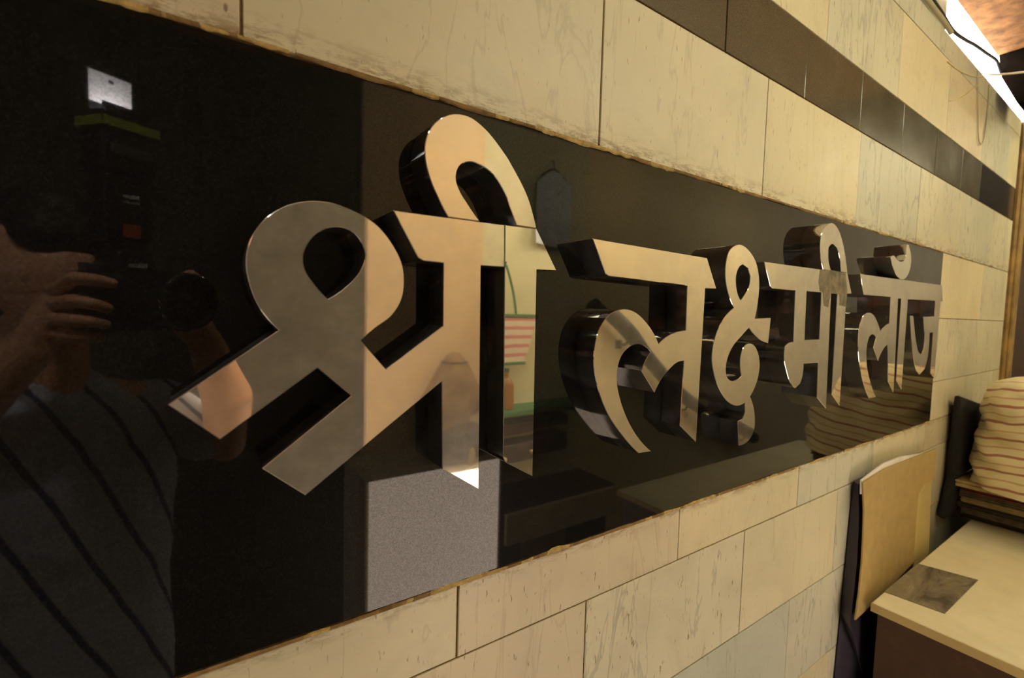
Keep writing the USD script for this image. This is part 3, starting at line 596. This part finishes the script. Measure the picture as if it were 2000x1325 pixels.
sh = thing('wall_shelf', 'narrow cream wall shelf under the striped bag across the passage', 'shelf', (1.12, -1.5, 1.0))
obj('board', box(1.12, 1.75, -1.504, -1.36, 1.010, 1.035, .002), 'green_trim', sh)
for x in (1.16, 1.68): obj('bracket', box(x, x + .02, -1.504, -1.40, .975, 1.0095, .002), 'grey_plastic', sh)
s2 = thing('wall_shelf', 'dark thick wall shelf under the green one across the passage', 'shelf', (1.13, -1.5, .917))
obj('board', box(1.13, 1.62, -1.504, -1.39, .917, .966, .003), 'dark_wood', s2)
s3 = thing('drawer_box', 'dark drawer box on the cream wall below both shelves across the passage', 'drawer', (1.13, -1.5, .78))
obj('body', box(1.13, 1.62, -1.504, -1.395, .780, .868, .003), 'dark_wood', s3)
df = obj('drawer_front', box(1.14, 1.61, -1.3945, -1.388, .788, .860, .002), 'dark_wood', s3)
obj('knob', frame_xform(lathe([(0, 0), (.007, 0), (.012, .014), (.008, .02), (0, .021)], 20), np.array([1.375, -1.388, .824]), np.array([1.0, 0, 0]), np.array([0, 0, -1.0]), np.array([0, 1.0, 0])), 'brass', df, smooth=35)
hr = thing('handrail', 'unseen dark handrail sloping along the beige wall across the passage, darkening reflections in the letters', 'handrail', (1.85, -1.43, 1.5))  # out of view, placed for the dark streaks mirrored in the letters
rail = [(1.80, -1.43, 1.545), (2.02, -1.43, 1.40), (2.22, -1.43, 1.23), (2.60, -1.43, .965), (3.30, -1.43, .675), (3.55, -1.43, .575)]
obj('rail', tube(rail, .044, 14), 'black_plastic', hr, smooth=True)
for p in (rail[1], rail[3], rail[4]): obj('bracket', join(tube([(p[0], -1.43, p[2] - .04), (p[0], -1.45, p[2] - .07), (p[0], -1.503, p[2] - .075)], .008, 8), box(p[0] - .025, p[0] + .025, -1.5045, -1.50, p[2] - .10, p[2] - .05, .001)), 'grey_plastic', hr, smooth=35)
bt = thing('bottle', 'brown bottle standing on the narrow wall shelf across the passage', 'bottle', (1.25, -1.43, 1.036))
g = lathe([(0, 0), (.034, 0), (.038, .006), (.038, .11), (.030, .135), (.014, .15), (.013, .175), (0, .176)], 28); g.apply_translation((1.25, -1.43, 1.0355)); obj('glass', g, 'bottle_brown', bt, smooth=40)
g = lathe([(0, .1765), (.015, .1765), (.015, .192), (0, .193)], 20); g.apply_translation((1.25, -1.43, 1.0355)); obj('cap', g, 'green_trim', bt, smooth=40)

gm = thing('hanging_shirt', 'grey-blue shirt hanging on the cream wall across the passage, above the bench', 'shirt', (1.55, -1.47, 1.95))
def cloth(x0, x1, z0, z1, y, seed):
    n, q = 22, 26; X, Z = np.meshgrid(np.linspace(0, 1, n), np.linspace(0, 1, q)); 
    w = .5 + .5 * np.clip(1.25 - Z, 0, 1); px = (x0 + x1) / 2 + (X - .5) * (x1 - x0) * np.where(Z > .9, 1.0 - (Z - .9) * 4, 1.0)
    pz = z0 + Z * (z1 - z0) - .03 * (X - .5) ** 2 * 4 * (Z > .85)
    py = y + .014 * np.sin(X * 17 + seed + Z) * (1 - .5 * Z); v = np.stack([px, py, pz], -1).reshape(-1, 3)
    f = [(i * n + j, i * n + j + 1, (i + 1) * n + j + 1) for i in range(q - 1) for j in range(n - 1)] + [(i * n + j, (i + 1) * n + j + 1, (i + 1) * n + j) for i in range(q - 1) for j in range(n - 1)]
    b_ = v + np.array([0, -.006, 0]); return T(np.vstack([v, b_]), f + [(c_ + len(v), b2 + len(v), a2 + len(v)) for a2, b2, c_ in f])
obj('cloth', cloth(1.42, 1.66, 1.84, 2.22, -1.465, 1), 'shirt_grey', gm, smooth=True)
obj('hanger', join(tube([(1.46, -1.475, 2.19), (1.54, -1.475, 2.235), (1.62, -1.475, 2.19)], .005, 8), tube([(1.54, -1.475, 2.235), (1.54, -1.48, 2.27), (1.55, -1.495, 2.285), (1.55, -1.503, 2.285)], .003, 8)), 'black_plastic', gm, smooth=True)

# ------------------------------------------------------------------ the photographer and the gear, seen mirrored in the black stone
def L(r, u, k): return EYE + r * R + u * U - k * F
AX = (R, U, -F)
def loc_mesh(mesh): return frame_xform(mesh, EYE, R, U, -F)      # mesh built in (right, up, back) of the lens
dc = thing('dslr_camera', 'black camera with a wide lens held by the photographer, mirrored in the granite', 'camera', L(0, 0, .15))
def ring(prof, segs=56): return loc_mesh(lathe(prof, segs))
lens = obj('lens_barrel', ring([(.0385, .0045), (.0425, .004), (.0435, .008), (.0435, .034), (.0415, .037), (.0415, .060), (.0425, .062), (.0425, .088), (.040, .092), (.034, .1245), (0, .1245), (0, .040), (.030, .034), (.0385, .0045)]), 'black_plastic', dc, smooth=35)
obj('lens_ring', ring([(.0437, .009), (.0446, .0095), (.0446, .0125), (.0437, .013), (.0437, .009)]), 'steel_darker', lens, label='bright rim ring of the lens', smooth=35)
obj('front_glass', ring([(0, .024), (.012, .025), (.022, .028), (.030, .0335), (0, .0336)]), 'grey_plastic', lens, smooth=40)
obj('focus_ring', join(*[loc_mesh(frame_xform(box(-.0012, .0012, 0, .0014, .064, .086), np.zeros(3), np.array([math.cos(a), math.sin(a), 0]), np.array([-math.sin(a), math.cos(a), 0]) * 0 + np.array([math.cos(a + math.pi / 2), math.sin(a + math.pi / 2), 0]), np.array([0, 0, 1.0])).apply_translation((-.0425 * math.sin(a) * 1.0, .0425 * math.cos(a), 0))) for a in np.linspace(0, 2 * np.pi, 48, endpoint=False)]), 'black_rubber', lens)
def hull(*balls):
    return loc_mesh(from_m(m3.Manifold.batch_hull([m3.Manifold.sphere(r, 16).translate(p) for r, p in balls])))
def rbox(x0, x1, y0, y1, z0, z1, r):
    return hull(*[(r, (a, b, c)) for a in (x0 + r, x1 - r) for b in (y0 + r, y1 - r) for c in (z0 + r, z1 - r)])
obj('body', rbox(-.074, .062, -.060, .036, .125, .195, .010), 'black_plastic', dc, smooth=35)
obj('grip', hull((.016, (.066, .012, .118)), (.016, (.066, -.046, .120)), (.012, (.060, .016, .18)), (.012, (.060, -.046, .18))), 'black_rubber', dc, smooth=35)
hump = obj('viewfinder_hump', hull((.006, (-.028, .036, .142)), (.006, (.028, .036, .142)), (.006, (-.022, .066, .144)), (.006, (.022, .066, .144)), (.008, (-.024, .060, .19)), (.008, (.024, .060, .19)), (.006, (-.028, .036, .19)), (.006, (.028, .036, .19))), 'black_plastic', dc, smooth=35)
g = lathe([(0, 0), (.015, 0), (.016, .002), (.016, .012), (.014, .014), (0, .014)], 32); obj('mode_dial', frame_xform(g, L(-.054, .036, .155), R, -F, U), 'grey_plastic', dc, smooth=35)
g = lathe([(0, 0), (.006, 0), (.006, .004), (0, .005)], 20); obj('shutter_button', frame_xform(g, L(.066, .028, .118), R, -F, U), 'steel_darker', dc, smooth=35)
def words(s, h, o, bold=True, d=.0006):
    t = meshkit.text_mesh(s, h, d, bold); w = t.vertices[:, 0].max()
    t.apply_translation((-w / 2, 0, 0)); return frame_xform(t, o, -R, U, F)     # reads for someone facing the lens
obj('logo', words('Nikon', .0075, L(0, .047, .1358)), 'white_print', hump)
fl = thing('flash_unit', 'black flash unit with raised white bounce card and olive band on the camera', 'flash', L(0, .2, .16))
obj('foot', rbox(-.018, .018, .0745, .086, .15, .19, .003), 'black_plastic', fl, smooth=35)
fbody = obj('flash_body', rbox(-.036, .036, .0865, .195, .152, .205, .007), 'black_plastic', fl, smooth=35)
fhead = obj('flash_head', rbox(-.039, .039, .1955, .290, .148, .215, .007), 'black_plastic', fl, smooth=35)
obj('light_window', rbox(-.031, .031, .222, .238, .1435, .1495, .0028), 'grey_plastic', fhead, smooth=35)
obj('red_window', rbox(-.013, .013, .094, .116, .1485, .1525, .0018), 'red_window', fbody, smooth=35)
obj('band', loc_mesh(frame_xform(join(box(-.0415, .0415, -.0365, -.0352, -.007, .007), box(-.0415, .0415, .0352, .0365, -.007, .007), box(-.0415, -.0402, -.0365, .0365, -.007, .007), box(.0402, .0415, -.0365, .0365, -.007, .007)), np.array([0, .270, .1815]), np.array([1.0, 0, 0]), np.array([0, 0, 1.0]), np.array([0, 1.0, 0]))), 'olive_band', fhead, label='olive green elastic band')
cd = box(-.030, .030, .306, .354, .2012, .2022); card = obj('bounce_card', loc_mesh(cd), 'white_plastic', fl, label='white bounce card')
obj('card_holder', loc_mesh(box(-.031, .031, .288, .3058, .2006, .2030, .0005)), 'black_plastic', fl)
obj('flash_tube', loc_mesh(box(-.028, .028, .2902, .2912, .155, .195)), 'flash_glow', fhead, label='firing flash window facing up')
obj('added_lip', loc_mesh(box(-.039, .039, .289, .2975, .148, .151)), 'black_plastic', fhead)  # added to hide the glowing flash strip from the mirrored view
obj('card_hole', loc_mesh(box(-.003, .004, .342, .346, .2006, .2010)), 'black_plastic', card)
obj('logo', words('Nikon', .0062, L(0, .158, .1516)), 'white_print', fbody)
obj('print', words('SPEEDLIGHT', .0030, L(0, .150, .1516), bold=False), 'white_print', fbody)
strap = tube([L(-.078, .03, .16), L(-.10, 0, .17), L(-.115, -.05, .20), L(-.10, -.10, .27), L(-.06, -.06, .34), L(-.09, .0, .38)], .004, 8)
obj('strap', strap, 'black_cloth', dc, smooth=True)

# body. Fh: level forward; Rh: level right; z up
Fh = np.array([F[0], F[1], 0]); Fh /= np.linalg.norm(Fh); Rh = np.array([Fh[1], -Fh[0], 0]); Zu = np.array([0, 0, 1.0])
HC = EYE - .315 * Fh - .035 * Rh + .045 * Zu                # head centre
def B(r, f, z): return HC + r * Rh + f * Fh + z * Zu
pr = thing('person', 'photographer in a blue-striped pale shirt holding a camera up, mirrored in the black panel', 'person', (HC[0], HC[1], 0))
SR, SL = B(.185, -.03, -.27), B(-.185, -.03, -.27)
ER, EL = L(.235, -.34, .24), L(-.255, -.30, .27)
WR, WL = L(.122, -.085, .15), L(-.125, -.085, .175)
def finger(*p): return [[(p[i][0], p[i][1]), (p[i + 1][0], p[i + 1][1])] for i in range(len(p) - 1)]
bones = [
    [(B(0, -.015, .03), .088), (B(0, .012, -.005), .083)], [(B(0, .03, -.06), .058), (B(0, .012, -.02), .078)], [(B(0, .045, -.085), .036), (B(0, .03, -.05), .055)],
    [(B(0, .095, -.028), .012), (B(0, .080, .005), .010)], [(B(.012, .086, -.034), .008), (B(-.012, .086, -.034), .008)], [(B(.082, -.01, -.01), .012), (B(.084, -.015, .015), .014)], [(B(-.082, -.01, -.01), .012), (B(-.084, -.015, .015), .014)],
    [(B(0, -.02, -.09), .056), (B(0, -.03, -.24), .066)],
    [(B(.03, -.03, -.24), .06), (SR, .05)], [(B(-.03, -.03, -.24), .06), (SL, .05)],
    [(SR, .05), (ER, .040)], [(SL, .05), (EL, .040)], [(ER, .041), (L(.185, -.20, .175), .044)], [(L(.185, -.20, .175), .044), (WR, .029)], [(EL, .041), (L(-.20, -.2, .225), .041)], [(L(-.20, -.2, .225), .041), (WL, .029)],
    # right palm behind the grip, fingers round its front, the first one on the shutter button
    [(WR, .027), (L(.092, -.045, .165), .026), (L(.088, -.005, .150), .020)], [(WR, .022), (L(.088, -.065, .150), .018)],
    *finger((L(.090, .005, .145), .0115), (L(.088, .034, .126), .0100), (L(.070, .041, .112), .0088), (L(.058, .038, .106), .0078)),
    *finger((L(.094, -.008, .142), .011), (L(.092, -.004, .102), .0098), (L(.072, -.004, .092), .0088), (L(.056, -.005, .098), .0078)),
    *finger((L(.095, -.028, .142), .011), (L(.093, -.025, .102), .0098), (L(.073, -.025, .092), .0088), (L(.057, -.025, .098), .0078)),
    *finger((L(.094, -.048, .144), .010), (L(.092, -.045, .104), .0088), (L(.073, -.044, .094), .0078), (L(.059, -.044, .099), .0070)),
    *finger((L(.086, -.03, .18), .012), (L(.062, -.004, .205), .010), (L(.038, .008, .206), .0085)),
    # left hand on the near end of the body and round its front
    [(WL, .027), (L(-.105, -.050, .170), .026), (L(-.098, -.015, .160), .021)],
    *finger((L(-.100, .004, .155), .0115), (L(-.096, .026, .118), .0100), (L(-.080, .026, .098), .0088), (L(-.062, .022, .092), .0078)),
    *finger((L(-.104, -.014, .152), .011), (L(-.100, -.006, .110), .0098), (L(-.082, -.010, .096), .0088), (L(-.066, -.016, .096), .0078)),
    *finger((L(-.106, -.036, .152), .011), (L(-.103, -.034, .112), .0098), (L(-.085, -.036, .098), .0088), (L(-.068, -.040, .098), .0078)),
    *finger((L(-.104, -.056, .155), .010), (L(-.101, -.058, .118), .0088), (L(-.085, -.060, .106), .0078), (L(-.070, -.062, .106), .0070)),
    *finger((L(-.094, -.035, .19), .012), (L(-.072, -.010, .207), .010), (L(-.050, .004, .207), .0085)),
]
pb = chain(*bones, ref=.008, smooth=6)
skin_ = obj('body', pb, 'skin', pr, smooth=True)
for r_, u_, k_ in ((.0565, .0445, .1025),):
    g = trimesh.creation.icosphere(2, 1.0); g.apply_scale((.0060, .0022, .0062)); obj('fingernail', frame_xform(g, L(r_, u_, k_), R, U, -F), 'nail', skin_, smooth=True)
for s in (-1, 1):
    g = trimesh.creation.icosphere(2, .0125); g.apply_translation(B(.032 * s, .068, .006)); obj('eye', g, 'white_paper', skin_, smooth=True)
    g = trimesh.creation.icosphere(2, .006); g.apply_translation(B(.032 * s, .0765, .006)); obj('iris', g, 'hair', skin_, smooth=True)
hb = chain([(B(0, -.03, .055), .086), (B(0, -.045, .0), .083)], [(B(0, .02, .085), .058), (B(0, -.03, .07), .078)], [(B(.03, .055, .062), .040), (B(-.03, .055, .062), .040), (B(0, .0, .085), .06)], [(B(0, -.05, -.06), .06), (B(0, -.045, 0), .08)], ref=.012)
hb.vertices += .006 * (meshkit.fbm(hb.vertices * 70, 3, 2)[:, None] - .3) * (hb.vertices - HC) / .09
obj('hair', hb, 'hair', pr, smooth=True)
W0 = B(0, -.05, -.80)
shirt = chain([(B(.05, -.03, -.29), .105), (B(-.05, -.03, -.29), .105)], [(B(.10, -.03, -.36), .105), (B(-.10, -.03, -.36), .105), (B(.095, -.05, -.62), .105), (B(-.095, -.05, -.62), .105)], [(B(.095, -.05, -.62), .105), (B(-.095, -.05, -.62), .105), (B(.10, -.05, -.86), .11), (B(-.10, -.05, -.86), .11)],
              [(B(.12, -.03, -.29), .075), (SR, .064)], [(B(-.12, -.03, -.29), .075), (SL, .064)], [(SR, .064), (SR * .35 + ER * .65, .062)], [(SL, .064), (SL * .35 + EL * .65, .062)], [(B(.03, -.03, -.22), .062), (B(-.03, -.03, -.22), .062), (B(0, -.03, -.20), .064)], ref=.016)
shirt.vertices += shirt.vertex_normals * ((meshkit.fbm(shirt.vertices * np.array([13, 13, 9]), 4, 8) - .5) * .022)[:, None]
obj('shirt', shirt, 'shirt_cloth', pr, smooth=True)
def leg(s): return [[(B(.095 * s, -.05, -.86), .10), (B(.10 * s, -.03, -1.12), .068)], [(B(.10 * s, -.03, -1.12), .068), (np.array([*B(.105 * s, -.06, 0)[:2], .11]), .050)]]
tr = chain([(B(.09, -.05, -.86), .108), (B(-.09, -.05, -.86), .108)], *leg(1), *leg(-1), ref=.025)
obj('trousers', tr, 'trousers', pr, smooth=True)
for s in (-1, 1):
    a = B(.105 * s, -.06, 0); g = chain([(np.array([a[0], a[1], .045]), .043), ((np.array([a[0], a[1], 0]) + .15 * Fh + np.array([0, 0, .036])), .034)], [(np.array([a[0], a[1], .09]), .05), (np.array([a[0], a[1], .045]), .043)], ref=.02)
    g.vertices[:, 2] = np.maximum(g.vertices[:, 2], .002); obj('shoe', g, 'black_plastic', pr, smooth=True)

# old sticker glue on one headline
gl = Polygon([(.973, 1.594), (1.03, 1.596), (1.086, 1.594), (1.099, 1.560), (1.0985, 1.527), (1.069, 1.530), (1.064, 1.5515), (1.0245, 1.5512), (1.017, 1.524), (.999, 1.526), (.990, 1.552), (.978, 1.5535), (.970, 1.572)])
g = trimesh.creation.extrude_polygon(gl, .0002, engine='earcut')
nodes = {'g': ('geometry', {}), 'n': ('noise_texture', {'scale': 55.0, 'detail': 5.0}), 'r': ('rgb_ramp', {'ramp': [(.35, (.10, .085, .055)), (.65, (.24, .20, .12))]}), 'p': ('principled_bsdf', {'roughness': .6})}
mat('old_glue', nodes, [('g.position', 'n.vector'), ('n.fac', 'r.fac'), ('r.color', 'p.base_color')], 'p.BSDF')
obj('glue_stain', frame_xform(g, np.array([0, -HL - .00002, 0]), np.array([1.0, 0, 0]), np.array([0, 0, 1.0]), np.array([0, -1.0, 0])), 'old_glue', stage.GetPrimAtPath('/World/devanagari_letter_003/face_plate'), label='greyish stain of old glue')
